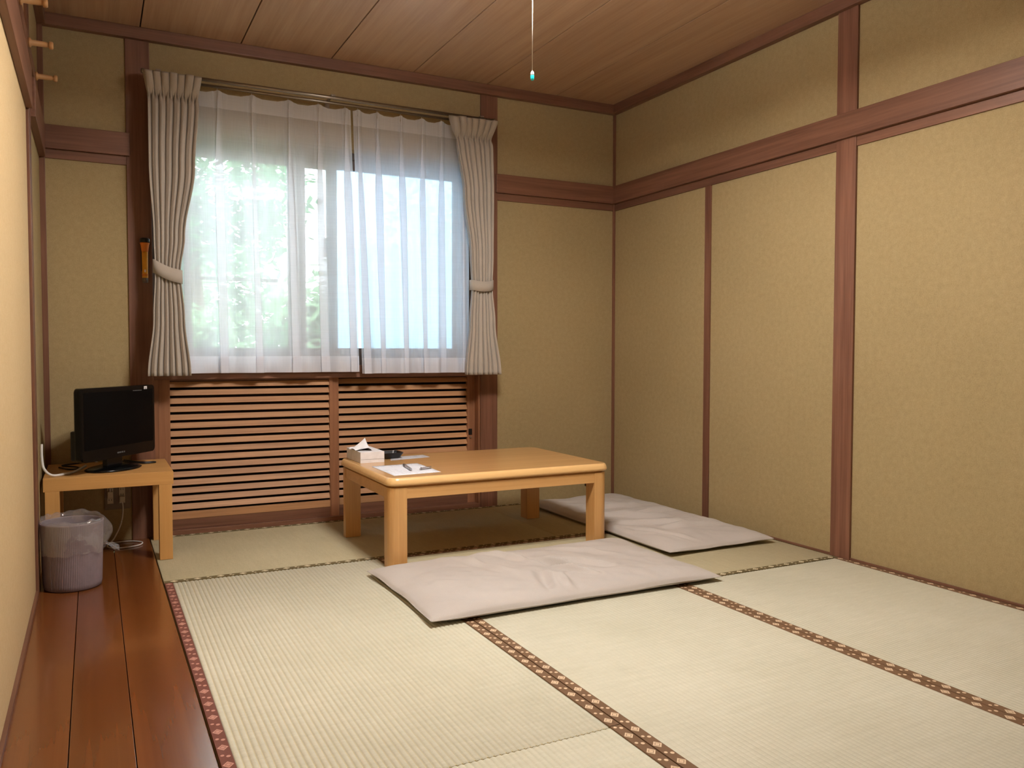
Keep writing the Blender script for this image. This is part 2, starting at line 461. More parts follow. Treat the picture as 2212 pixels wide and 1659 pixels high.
# ---- left wall
wl = struct('wall_left')
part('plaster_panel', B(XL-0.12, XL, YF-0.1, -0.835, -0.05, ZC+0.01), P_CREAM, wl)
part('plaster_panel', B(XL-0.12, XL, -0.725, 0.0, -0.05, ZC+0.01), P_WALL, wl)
part('post', B(XL-0.12, XL+0.010, -0.833, -0.727, 0.0, ZC), W_TRIM_Z, wl, 0.002)
part('rail_board', B(XL, XL+0.022, YF, -0.835, 1.764, 1.909), W_TRIM_Y, wl, 0.002)
part('rail_board', B(XL, XL+0.026, -0.727, -0.026, 1.762, 1.909), W_TRIM_Y, wl, 0.002)
part('ceiling_molding', B(XL, XL+0.036, YF, -0.036, 2.345, ZC), W_TRIM_Y, wl, 0.003)
part('floor_strip', B(XL, XL+0.010, YF, -0.835, 0.0, 0.016), W_TRIM_Y, wl, 0.001)
# ---- wall behind the camera
wf = struct('wall_front')
part('plaster_panel', B(XL-0.1, XR+0.1, YF-0.12, YF, -0.05, ZC+0.01), P_WALL, wf)
part('rail_board', B(XL, XR, YF, YF+0.022, 1.803, 1.909), W_TRIM_X, wf, 0.002)

# ------------------------------------------------------------------ window, sill, outside
win = struct('window_1', (-1.77, 0.06, 0.80))
def frame_mb(x0, x1, y0, y1, z0, z1, w, h=None):
    h = h or w
    m = MB(); m.box(x0, x0+w, y0, y1, z0, z1); m.box(x1-w, x1, y0, y1, z0, z1)
    m.box(x0+w, x1-w, y0, y1, z0, z0+h); m.box(x0+w, x1-w, y0, y1, z1-h, z1); return m
part('sill', B(WX0, WX1, -0.012, 0.12, 0.782, 0.822), W_TRIM_X, win, 0.003)
part('window_frame', frame_mb(WX0, WX1, 0.075, 0.155, 0.822, 1.955, 0.035), M_ALU, win)
sa = part('sash', frame_mb(-2.590, -1.712, 0.120, 0.142, 0.857, 1.920, 0.050, 0.055), M_ALU, win)
part('pane', B(-2.545, -1.757, 0.129, 0.133, 0.905, 1.872), G_PANE, sa)
sb = part('sash', frame_mb(-1.975, -0.950, 0.090, 0.112, 0.857, 1.920, 0.092, 0.055), M_ALU, win)
part('pane', B(-1.888, -1.037, 0.099, 0.103, 0.905, 1.872), G_PANE, sb)
part('latch', B(-1.782, -1.752, 0.108, 0.121, 1.40, 1.50), M_BLACK, sa, 0.003)
sc_ = part('insect_screen', frame_mb(-1.72, -0.950, 0.146, 0.154, 0.857, 1.920, 0.02), M_ALU, win)
part('mesh_cloth', B(-1.70, -0.97, 0.1495, 0.1505, 0.877, 1.90), G_SCREEN, sc_)
part('outer_lintel', B(WX0-0.2, WX1+0.2, 0.12, 0.16, 1.955, 2.4), P_WALL, win)

gr = empty('guard_bar', (-2.2, 0.24, 1.26), 'grey horizontal guard bar outside the left half of the window', 'bar')
part('bar', B(-2.75, -1.995, 0.235, 0.250, 1.262, 1.282), M_ALU, gr, 0.003)
part('bracket', B(-2.72, -2.70, 0.155, 0.235, 1.264, 1.280), M_ALU, gr, 0.002)
tag(part('garden_ground', B(-9, 7, 0.2, 12, -0.6, -0.45), M_GROUND), kind='structure')

def foliage(cx, cy, cz, rx, ry, rz, n, size, mat, name, parent, seed):
    rnd = random.Random(seed); m = MB()
    clumps = [(rnd.uniform(-1, 1), rnd.uniform(-1, 1), rnd.uniform(-1, 1), rnd.uniform(0.18, 0.42)) for _ in range(26)]
    for k in range(n):
        q = clumps[rnd.randrange(len(clumps))]
        while True:
            p = Vector((rnd.gauss(0, 1), rnd.gauss(0, 1), rnd.gauss(0, 1)))*0.5
            if p.length < 1.2: break
        c = Vector((cx+rx*(q[0]*0.75+p.x*q[3]), cy+ry*(q[1]*0.75+p.y*q[3]), cz+rz*(q[2]*0.75+p.z*q[3])))
        a = Vector((rnd.uniform(-1, 1), rnd.uniform(-1, 1), rnd.uniform(-0.6, 0.3))).normalized()
        b = a.cross(Vector((rnd.uniform(-.5, .5), rnd.uniform(-.5, .5), 1))).normalized()
        s = size*rnd.uniform(0.6, 1.3); i = len(m.v)
        m.v += [c, c+a*s*0.5+b*s*0.26, c+a*s, c+a*s*0.5-b*s*0.26]; m.f.append((i, i+1, i+2, i+3))
    o = part(name, m, mat, parent, fix=False); o['kind'] = 'stuff'; return o
def tree(x, y, h, spread, trunk, n, size, mat, label, seed, zc=None, name='garden_tree', cat='tree', zr=None):
    root = empty(name, (x, y, -0.45), label, cat, 'plants outside the window')
    part('trunk', MB().tube([(x, y, -0.45), (x+0.03, y, h*0.35), (x-0.05, y+0.05, h*0.7), (x+0.05, y, h)], [trunk, trunk*0.85, trunk*0.6, trunk*0.3]), M_BARK, root)
    foliage(x, y, zc if zc is not None else h*0.8, spread, spread*0.7, zr or h*0.42, n, size, mat, 'foliage', root, seed)
tree(-2.45, 1.45, 1.15, 0.62, 0.02, 4200, 0.075, L_A, 'leafy pale green bush right outside the left window pane', 3, 0.75, 'garden_shrub', 'shrub', 0.55)
tree(-2.05, 3.7, 3.4, 1.05, 0.07, 9500, 0.12, L_B, 'tall tree with deep green leaves behind the left window pane', 4, 2.0, zr=1.7)
tree(0.75, 3.9, 3.4, 1.05, 0.09, 6000, 0.12, L_B, 'tall tree seen dimly behind the right window pane', 5, 2.0, zr=1.7)
tree(-0.72, 2.35, 1.9, 0.42, 0.03, 900, 0.08, L_C, 'lime green sapling outside the right window pane', 6, 1.2, zr=0.7)
tree(-4.4, 3.7, 3.0, 0.95, 0.07, 2200, 0.10, L_A, 'green tree at the far left edge of the window view', 8, 1.6)
tree(0.6, 8.6, 2.6, 4.4, 0.08, 12000, 0.28, L_A, 'wide green thicket farthest away behind the other trees', 9, 1.1, zr=1.9)
# ------------------------------------------------------------------ louvered doors under the window
part('recess_back', B(WX0, WX1, 0.10, 0.12, -0.05, 0.782), M_VOID, wbk)  # near-black panel: shade behind the slats put into its colour
part('threshold', B(WX0, WX1, -0.004, 0.10, -0.03, 0.022), W_TRIM_X, wbk, 0.002)
part('head_rail', B(WX0, WX1, -0.006, 0.10, 0.757, 0.782), W_TRIM_X, wbk, 0.002)
part('jamb', B(WX0, -2.612, 0.0, 0.10, 0.022, 0.757), W_STILE, wbk, 0.001)
part('jamb', B(-0.926, WX1, 0.0, 0.10, 0.022, 0.757), W_STILE, wbk, 0.001)
def louver(name, x0, x1, w0, w1, y, label, zbase):
    root = empty(name, ((x0+x1)/2, y, 0.022), label, 'door', 'louvered doors under the window')
    part('stile', B(x0, x0+w0, y, y+0.024, 0.022, 0.757), W_STILE, root, 0.0015)
    part('stile', B(x1-w1, x1, y, y+0.024, 0.022, 0.757), W_STILE, root, 0.0015)
    a, b = x0+w0, x1-w1
    part('rail', B(a, b, y, y+0.024, 0.022, 0.072), W_TRIM_X, root, 0.0015)
    part('rail_lip', B(a, b, y-0.002, y+0.022, 0.072, 0.107), W_SLAT, root, 0.0015)
    me = MB().prism([(y+0.0015, -0.0092), (y+0.0055, -0.0106), (y+0.021, 0.0155), (y+0.017, 0.0168)], 0, a-0.003, b+0.003).mesh('slat', W_SLAT, 0.0007, 1)
    for k in range(16):
        o = link('slat', me, root); o.location.z += zbase+0.0400*k
    top = zbase+0.04*15+0.02
    part('rail', B(a, b, y, y+0.024, top, 0.757), W_TRIM_X, root, 0.0015)
    return root
louver('louver_door', -2.612, -1.732, 0.052, 0.049, 0.018, 'brown louvered door at left, the one nearer the television', 0.128)
d2 = louver('louver_door', -1.729, -0.926, 0.006, 0.046, 0.050, 'brown louvered door at right, behind the low table', 0.132)
pk = part('pull_recess', B(-0.966, -0.944, 0.046, 0.052, 0.415, 0.450), M_BLACK, d2, 0.002)
part('pull_pin', MB().lathe([(0.004, 0.038), (0.0045, 0.046), (0.002, 0.048)], 10, (-0.956, 0, 0.402), 1), M_SILVER, d2)

# ------------------------------------------------------------------ tatami mats
def tatami(name, x0, x1, y0, y1, along, borders, label, mat, z=0.0, rib=0.0151, hgt=0.0014):
    # along: axis of ribs and of the border tapes
    bw = 0.030; g = 0.0012
    root = empty(name, ((x0+x1)/2, (y0+y1)/2, -0.055), label, 'mat', 'tatami mats')
    X0, X1, Y0, Y1 = x0+g, x1-g, y0+g, y1-g
    part('mat_core', B(X0+0.001, X1-0.001, Y0+0.001, Y1-0.001, -0.055, z-0.003), M_SUB, root)
    a0, a1 = (X0, X1) if along == 1 else (Y0, Y1)
    l0, l1 = (Y0, Y1) if along == 1 else (X0, X1)
    if borders: a0s, a1s = a0+bw, a1-bw
    else: a0s, a1s = a0, a1
    n = round((a1s-a0s)/rib); w = (a1s-a0s)/n; prof = []
    for k in range(n):
        for t, h in ((0.0, 0.0), (0.10, 0.62), (0.28, 0.94), (0.5, 1.0), (0.72, 0.92), (0.90, 0.58)):
            prof.append((a0s+(k+t)*w, z-hgt+h*hgt))
    prof.append((a1s, z-hgt))
    ls = [l0, l0+0.004, (l0+l1)/2, l1-0.004, l1]
    dz = [-0.003, 0, 0, 0, -0.003]
    m = MB()
    def fn(i, j):
        p, h = prof[i]; q = ls[j]
        return (p, q, h+dz[j]) if along == 1 else (q, p, h+dz[j])
    m.grid(len(prof), len(ls), fn, flip=(along == 0))
    part('rush_facing', m, mat, root, fix=False)
    for side, bm in ((0, borders[0] if borders else None), (1, borders[1] if borders else None)):
        if bm is None: continue
        c0 = a0 if side == 0 else a1-bw; s = MB(); k = 0
        pts = [(c0, -0.004), (c0+0.0008, 0.0006), (c0+bw-0.0008, 0.0008), (c0+bw, -0.0012)]
        if side == 1: pts = [(c0, -0.0012), (c0+0.0008, 0.0008), (c0+bw-0.0008, 0.0006), (c0+bw, -0.004)]
        for q in (l0, l1):
            for p, h in pts:
                s.uv[len(s.v)] = (q+0.02*side, (p-c0)/bw)
                s.v.append((p, q, z+h) if along == 1 else (q, p, z+h))
        for i in range(3):
            f = (i, i+1, 5+i, 4+i); s.f.append(f if along == 1 else f[::-1])
        part('border_tape', s, bm, root, fix=False)
    return root
R1, R2 = -0.883, -1.763
C1, C2 = -1.777, -0.8915
tatami('tatami_mat', XT, C2+0.005, R1, -0.004, 0, (B_OLIVE, B_OLIVE), 'dull green tatami mat along the louvered doors, under the low table', T_X)
tatami('tatami_mat', C2+0.005, -0.006, R1, -0.004, 0, (B_OLIVE, B_OLIVE), 'tatami mat in the far right corner under the farther cushion', T_X)
tatami('tatami_mat', C1, -0.006, R2, R1, 0, (B_OLIVE, B_BROWN), 'tatami mat between the low table and the post, under the two cushions', T_X)
tatami('tatami_mat', XT, C1, -2.672, R1, 1, (B_RED, B_BROWN), 'strongly ribbed tatami mat beside the wooden floor boards', T_Y, hgt=0.0036)
tatami('tatami_mat', XT, C1, -4.44, -2.672, 1, (B_RED, B_BROWN), 'nearest tatami mat at the bottom edge, beyond the plain seam', T_Y, hgt=0.0032)
tatami('tatami_mat', C1, C2, -3.53, R2, 1, (B_BROWN, B_BROWN), 'tatami mat in the middle foreground between two patterned border tapes', T_Y)
tatami('tatami_mat', C2, -0.006, -3.53, R2, 1, (B_BROWN, B_BROWN), 'tatami mat in the right foreground along the right wall', T_Y)

# ------------------------------------------------------------------ curtain rail, sheers, drapes
rail = empty('curtain_rail', (-1.77, -0.08, 2.16), 'double bronze metal curtain rail above the window', 'curtain rail')
part('rail_rod', MB().tube([(-2.66, -0.115, 2.176), (-0.885, -0.115, 2.176)], 0.0085, 12), M_METAL, rail)
part('rail_rod', MB().tube([(-2.66, -0.062, 2.166), (-0.885, -0.062, 2.166)], 0.007, 12), M_METAL, rail)
for x in (-2.60, -1.787, -0.96):
    m = B(x-0.012, x+0.012, -0.004, 0.0, 2.150, 2.195); m.box(x-0.006, x+0.006, -0.125, -0.004, 2.184, 2.190)
    m.box(x-0.011, x+0.011, -0.128, -0.102, 2.180, 2.190); part('bracket', m, M_METAL, rail, 0.001)
for x in (-2.665, -0.880):
    part('end_cap', MB().lathe([(0.009, -0.008), (0.012, -0.004), (0.012, 0.006), (0.007, 0.010)], 12, (x, -0.115, 2.176), 0), M_METAL, rail)

def smooth(a, b, x):
    t = max(0.0, min(1.0, (x-a)/(b-a))); return t*t*(3-2*t)
def sheer(name, xt0, xt1, xb0, xb1, zt, zb, pleats, y0, seed, label):
    root = empty(name, ((xt0+xt1)/2, y0, zt), label, 'curtain', 'sheer curtains at the window')
    rnd = random.Random(seed)
    ph = [rnd.uniform(0, 6.28) for _ in range(6)]
    def pos(s, z):
        q = (zt-z)/(zt-zb)                       # 0 at the top
        base0 = xt0+(xb0-xt0)*q; base1 = xt1+(xb1-xt1)*q
        # folds start at the pleats and deepen downwards
        k = 0.0; shift = 0.0
        for i, p in enumerate(pleats):
            D = 0.030+0.010*sin(ph[i % 6])
            d = (s-p)/D
            if abs(d) < 1:
                w = (0.010+0.022*smooth(0.0, 0.35, q)*(0.75+0.5*sin(ph[i % 6]*2+1.5*q)))
                env = cos(pi*d/2)**2
                shift += -w*sin(pi*d)*env*1.25*smooth(0.0, 0.04, q)
                k += (0.006+0.006*q)*(cos(pi*d)+1)*0.5+0.006*sin(pi*d)
        wave = (0.018*sin(2*pi*s*3.4+ph[0]+0.5*q)+0.009*sin(2*pi*s*6.1+ph[1]-0.9*q)+0.003*sin(2*pi*s*11+ph[2]+2*q))*smooth(0.0, 0.6, q)
        return (base0+(base1-base0)*s+shift, y0-k+wave, z)
    nu = 420
    def body(za, zbot, nv, off=0.0, scal=0.0):
        m = MB()
        def fn(i, j):
            s = i/(nu-1); z = za+(zbot-za)*j/(nv-1)
            x, y, zz = pos(s, z)
            if j == 0 and za > zt-0.001:
                dd = min(abs(s-p) for p in pleats)
                zz -= 0.014*min(1, dd/0.06)
            return (x, y+off, zz)
        m.grid(nu, nv, fn); return m
    o = part('voile', body(zt, zb, 48), S_SHEER, root, fix=False)
    part('header_band', body(zt, zt-0.085, 6, -0.0025), S_BAND, root, fix=False)
    part('hem_band', body(zb+0.082, zb, 6, -0.0025), S_BAND, root, fix=False)
    for p in pleats:
        x, y, z = pos(p, zt)
        part('hook', MB().tube([(x, y+0.003, z-0.03), (x, y+0.005, z+0.002), (x, -0.061, z+0.007)], 0.0014, 6), M_OFFWHITE, root)
    return root
sheer('sheer_curtain', -2.520, -1.680, -2.505, -1.642, 2.150, 0.788, (0.03, 0.22, 0.41, 0.62, 0.80, 0.965), -0.056, 11,
      'left white sheer curtain with trees showing through')
sheer('sheer_curtain', -1.668, -1.020, -1.626, -1.015, 2.150, 0.778, (0.04, 0.20, 0.40, 0.585, 0.76, 0.95), -0.056, 12,
      'right white sheer curtain with a bluish haze showing through')

def lobe(fr, w):
    d = abs(fr-0.5)/w
    return sqrt(1-d*d) if d < 1 else 0.0
def drape(name, prof, n, y0, seed, label, tiez, tie, hookside):
    # prof: list of (z, x left, x right, depth)
    root = empty(name, (prof[0][1], y0, prof[0][0]), label, 'curtain', 'tied back drapes')
    rnd = random.Random(seed); jit = [rnd.uniform(-0.25, 0.25) for _ in range(n+2)]
    amp = [rnd.uniform(0.75, 1.15) for _ in range(n+2)]
    zs = [p[0] for p in prof]
    def at(z):
        for a, b in zip(prof, prof[1:]):
            if b[0] <= z <= a[0]:
                t = smooth(0, 1, (a[0]-z)/(a[0]-b[0])) if True else 0
                return [a[i]+(b[i]-a[i])*t for i in range(4)]
        return prof[-1]
    nu, nv = n*28+1, 80; z0, z1 = zs[0], zs[-1]
    m = MB()
    def fn(i, j):
        s = i/(nu-1); t = j/(nv-1); z = z0+(z1-z0)*t
        _, xl, xr, dp = at(z)
        k = min(int(s*n), n-1); fr = s*n-k
        z_ = z0-z; lower = smooth(0.075, 0.150, z_)
        fa = lobe(fr, 0.44); fb = lobe((fr+0.5) % 1.0, 0.35)
        front = fa*(1-lower)+fb*lower
        c = xl+(xr-xl)*s
        x = c+(xr-xl)/n*0.19*sin(2*pi*fr)*(2*lower-1)+jit[k]*0.012*t*sin(pi*fr)
        a = 1.45*(dp*amp[k]*(1-lower)+dp*(0.95+0.12*sin(k*2.1))*lower)
        y = y0+0.018-a*front
        top = smooth(z0-0.10, z0, z)
        flare = smooth(z0-0.105, z0-0.02, z)
        pinch = exp(-((z-(z0-0.115))/0.035)**2)
        y += 0.15*a*pinch*front
        y -= 0.020*flare*front
        zz = z-0.018*top*front*(1 if j == 0 else max(0, 1-j*0.5)) if j < 2 else z
        return (x, y, zz)
    m.grid(nu, nv, fn)
    me = m.mesh('drape_cloth', F_DRAPE, fix=False)
    o = link('drape_cloth', me, root)
    md = o.modifiers.new('cloth_thickness', 'SOLIDIFY'); md.thickness = 0.0022; md.offset = 0
    # tie band: loop of cloth round the gathered folds
    zl, zr, h = tie
    _, xl, xr, dp = at(tiez)
    cx, hw, hd = (xl+xr)/2, (xr-xl)/2+0.006, dp*0.80+0.008
    b = MB(); seg = 40
    def tf(i, j):
        a = 2*pi*i/seg; ca, sa = cos(a), sin(a)
        x = cx+hw*(abs(ca)**0.75)*(1 if ca > 0 else -1)
        y = y0-0.008+hd*(abs(sa)**0.75)*(1 if sa > 0 else -1)
        f = (x-(cx-hw))/(2*hw); mid = zl+(zr-zl)*f-0.010*sin(pi*f)*(1 if sa < 0 else -1)
        return (x, y, mid+(h/2 if j == 0 else (-h/2 if j == 2 else 0)))
    b.grid(seg, 3, tf, True)
    o2 = link('tie_band', b.mesh('tie_band', F_DRAPE, fix=False), root)
    md = o2.modifiers.new('cloth_thickness', 'SOLIDIFY'); md.thickness = 0.003
    hx = cx+hookside*(hw+0.004)
    return root
drape('drape', [(2.178, -2.664, -2.418, 0.040), (2.06, -2.650, -2.432, 0.040), (1.75, -2.650, -2.452, 0.040), (1.42, -2.634, -2.500, 0.036), (1.265, -2.630, -2.520, 0.032),
                (1.05, -2.640, -2.505, 0.036), (0.780, -2.668, -2.482, 0.048)], 7, -0.145, 21,
      'left beige drape tied back at the dark post', 1.262, (1.285, 1.238, 0.062), -1)
drape('drape', [(2.168, -1.158, -0.893, 0.036), (2.05, -1.130, -0.918, 0.038), (1.75, -1.088, -0.914, 0.040), (1.42, -1.046, -0.914, 0.036), (1.255, -1.036, -0.917, 0.032),
                (1.05, -1.052, -0.902, 0.036), (0.768, -1.082, -0.872, 0.046)], 7, -0.145, 22,
      'right beige drape tied back beside the plaster wall', 1.255, (1.258, 1.262, 0.055), 1)

# ------------------------------------------------------------------ low table
TX0, TX1, TY0, TY1, TZ = -1.832, -0.752, -1.100, -0.345, 0.3765
tb = empty('low_table', ((TX0+TX1)/2, (TY0+TY1)/2, 0), 'low beech wood table in front of the louvered doors', 'table')
def rounded(x0, x1, y0, y1, r, n=6):
    pts = []
    for cx, cy, a0 in ((x1-r, y1-r, 0), (x0+r, y1-r, pi/2), (x0+r, y0+r, pi), (x1-r, y0+r, 1.5*pi)):
        for k in range(n+1):
            a = a0+pi/2*k/n; pts.append((cx+r*cos(a), cy+r*sin(a)))
    return pts
def slab(x0, x1, y0, y1, layers, n=6):
    # layers: (inset, z, corner radius)
    m = MB(); ring = [rounded(x0+i, x1-i, y0+i, y1-i, max(r-i, 0.002), n) for i, z, r in layers]
    k = len(ring[0])
    m.grid(k, len(layers), lambda i, j: (ring[j][i][0], ring[j][i][1], layers[j][1]), True, smooth=True)
    m.f.append(tuple(range(k))[::-1]); b = (len(layers)-1)*k; m.f.append(tuple(b+i for i in range(k)))
    return m
part('table_top', slab(TX0, TX1, TY0, TY1, [(0.013, TZ-0.012, .05), (0.013, TZ-0.0012, .05), (0.0145, TZ, .05)], 8), W_TABLE, tb)
part('edge_band', slab(TX0, TX1, TY0, TY1, [(0.020, TZ-0.034, .05), (0.006, TZ-0.033, .05), (0.001, TZ-0.029, .05), (0, TZ-0.023, .05), (0.003, TZ-0.013, .05), (0.008, TZ-0.004, .05), (0.0125, TZ-0.0006, .05), (0.0133, TZ-0.0004, .05)], 8), W_EDGE, tb, label='pale edge of the table top')
part('frame_gap', slab(TX0+0.020, TX1-0.020, TY0+0.020, TY1-0.020, [(0, TZ-0.042, .04), (0, TZ-0.034, .04)]), W_TABLE_Z, tb)
LZ = TZ-0.042
ax0, ax1, ay0, ay1 = TX0+0.010, TX1-0.010, TY0+0.010, TY1-0.010
for x0, x1, y0, y1 in ((ax0+0.0735, ax1-0.0735, ay0+0.002, ay0+0.022), (ax0+0.0735, ax1-0.0735, ay1-0.022, ay1-0.002), (ax0+0.002, ax0+0.022, ay0+0.0735, ay1-0.0735), (ax1-0.022, ax1-0.002, ay0+0.0735, ay1-0.0735)):
    part('apron', B(x0, x1, y0, y1, LZ-0.046, LZ), W_TABLE, tb, 0.0015)
def leg_mb(cx, cy, sx, sy):
    # square leg with one broad rounded outer corner
    w = 0.074; r = 0.040; pts = []
    for k in range(9):
        a = pi/2*k/8; pts.append((cx+sx*(w/2-r+r*cos(a)), cy+sy*(w/2-r+r*sin(a))))
    pts += [(cx-sx*w/2, cy+sy*w/2), (cx-sx*w/2, cy-sy*w/2), (cx+sx*w/2, cy-sy*w/2)]
    m = MB(); n = len(pts)
    m.prism(pts, 2, 0.001, LZ)
    return m
for sx in (-1, 1):
    for sy in (-1, 1):
        cx = (ax0+0.037) if sx < 0 else (ax1-0.037); cy = (ay0+0.037) if sy < 0 else (ay1-0.037)
        part('leg', leg_mb(cx, cy, sx, sy), W_TABLE_Z, tb)
part('heater_bracket', B(ax1-0.066, ax1-0.036, ay0+0.075, ay0+0.10, LZ-0.075, LZ-0.02), M_BLACK, tb, 0.002)

# ------------------------------------------------------------------ things on the table
ts = empty('tissue_box', (-1.738, -0.470, TZ), 'white tissue box with a tissue pulled up, on the table corner', 'tissue box')
tx0, tx1, ty0, ty1, th = -1.796, -1.681, -0.592, -0.362, 0.051
part('carton', B(tx0, tx1, ty0, ty1, TZ, TZ+th), M_WHITE, ts, 0.0012)
m = MB()
sx_, sy_ = (tx0+tx1)/2, (ty0+ty1)/2
sl = MB(); sl.lathe([(0.022, TZ+th+0.0002), (0.022, TZ+th+0.0008)], 24, (sx_, sy_, 0)); sl.xf(lambda p: Vector((p.x, sy_+(p.y-sy_)*3.3, p.z)))
part('slot', sl, M_GREYPRINT, ts)
def tis(i, j):
    # a sheet drawn up through the slot: one sharp peak, a broad flap falling to the left
    q = i/28; t = j/10-1
    zr = 0.050*exp(-(abs(q-0.42)/0.25)**1.3)+0.005
    y = sy_+(q-0.5)*0.150*(1-0.18*(1-abs(t)))
    if t < 0:
        f = -t; x = sx_-0.004-0.064*f+0.006*sin(q*9)*f; z = zr*(1-f)**1.25+0.0035*sin(q*14+3*f)*f+0.004*f
    else:
        x = sx_-0.004+0.020*t+0.003*sin(q*11)*t; z = zr*(1-t)**0.9
    return (x, y, TZ+th+0.0015+max(z, 0.0))
mm = MB(); mm.grid(29, 21, tis)
o = link('tissue', mm.mesh('tissue', M_TISSUE, fix=False), ts)
part('print_line', B(tx0+0.002, tx1-0.002, ty0-0.0006, ty0+0.0005, TZ+0.0165, TZ+0.0172), M_GREYPRINT, ts)

ash = empty('ashtray', (-1.615, -0.455, TZ), 'black angular ashtray behind the tissue box', 'ashtray')
m = MB()
def ring4(h, z): return [(-1.618-h, -0.46-h, z), (-1.618+h, -0.46-h, z), (-1.618+h, -0.46+h, z), (-1.618-h, -0.46+h, z)]
lv = [(0.030, TZ), (0.042, TZ+0.004), (0.056, TZ+0.026), (0.058, TZ+0.030), (0.054, TZ+0.030), (0.044, TZ+0.012), (0.036, TZ+0.008)]
rg = [rounded(-1.612-h, -1.612+h, -0.46-h, -0.46+h, h*0.35, 4) for h, z in lv]
m.grid(len(rg[0]), len(lv), lambda i, j: (rg[j][i][0], rg[j][i][1], lv[j][1]), True, smooth=False)
k = len(rg[0]); m.f.append(tuple(range(k))); bb = (len(lv)-1)*k; m.f.append(tuple(bb+i for i in range(k)))
part('tray', m, M_BLACK, ash)

def quad_sheet(name, pts, mat, label, cat):
    m = MB(); n = 10
    P = [Vector(p) for p in pts]
    def fn(i, j):
        u, v = i/n, j/n
        p = P[0]*(1-u)*(1-v)+P[1]*u*(1-v)+P[2]*u*v+P[3]*(1-u)*v
        return (p.x, p.y, TZ+0.0006+0.0008*(sin(u*5)*sin(v*4))**2)
    m.grid(n+1, n+1, fn)
    o = link(name, m.mesh(name, mat, fix=False)); md = o.modifiers.new('paper_thickness', 'SOLIDIFY'); md.thickness = 0.0004; md.offset = 1
    return tag(o, label, cat)
quad_sheet('paper_sheet', [(-1.782, -1.030, 0), (-1.566, -1.012, 0), (-1.560, -0.706, 0), (-1.782, -0.716, 0)], M_PAPER, 'white printed sheet at the front left of the low table', 'paper')
quad_sheet('paper_slip', [(-1.640, -0.560, 0), (-1.425, -0.520, 0), (-1.425, -0.425, 0), (-1.600, -0.440, 0)], M_PAPER2, 'grey printed slip lying behind the white sheet, beside the ashtray', 'paper')
def along(p0, p1, prof, mat, name, root, seg=10, flat=1.0):
    a, b = Vector(p0), Vector(p1); d = (b-a).normalized(); s = d.cross(Vector((0, 0, 1))).normalized()
    m = MB(); L = (b-a).length
    m.grid(seg, len(prof), lambda i, j: a+d*L*prof[j][0]+s*cos(2*pi*i/seg)*prof[j][1]+Vector((0, 0, 1))*(sin(2*pi*i/seg)*prof[j][1]*flat), True)
    m.f.append(tuple(range(seg))); q = (len(prof)-1)*seg; m.f.append(tuple(q+i for i in range(seg)))
    return part(name, m, mat, root)
pen = empty('ballpoint_pen', (-1.655, -0.85, TZ), 'short grey translucent pen lying on the white sheet, left one', 'pen')
z = TZ+0.0070
along((-1.648, -0.770, z), (-1.672, -0.935, z), [(0, 0.003), (0.02, 0.0055), (0.30, 0.0062), (0.9, 0.0058), (1, 0.003)], M_GREYPL, 'barrel', pen)
along((-1.6475, -0.768, z), (-1.6540, -0.812, z), [(0, 0.003), (0.05, 0.0064), (1, 0.0066)], M_ALU, 'cap', pen)
nc = empty('nail_clipper', (-1.60, -0.918, TZ), 'silver nail clipper lying at the right of the white sheet', 'nail clipper')
def plank(p0, p1, w, t, mat, name, root):
    a, b = Vector(p0), Vector(p1); d = (b-a).normalized(); s = d.cross(Vector((0, 0, 1))).normalized(); n_ = s.cross(d)
    m = MB(); m.box(0, (b-a).length, -w/2, w/2, 0, t); m.xf(lambda p: a+d*p.x+s*p.y+n_*p.z)
    return part(name, m, mat, root, 0.0006)
plank((-1.632, -0.926, TZ+0.0026), (-1.572, -0.908, TZ+0.0026), 0.010, 0.0016, M_SILVER, 'lower_jaw', nc)
plank((-1.630, -0.925, TZ+0.0066), (-1.572, -0.908, TZ+0.0044), 0.010, 0.0016, M_SILVER, 'upper_jaw', nc)
plank((-1.625, -0.9235, TZ+0.0090), (-1.570, -0.907, TZ+0.0110), 0.009, 0.0018, M_SILVER, 'lever', nc)
part('pivot_pin', MB().lathe([(0.0016, TZ+0.002), (0.0016, TZ+0.019)], 8, (-1.6235, -0.923, 0)), M_SILVER, nc)

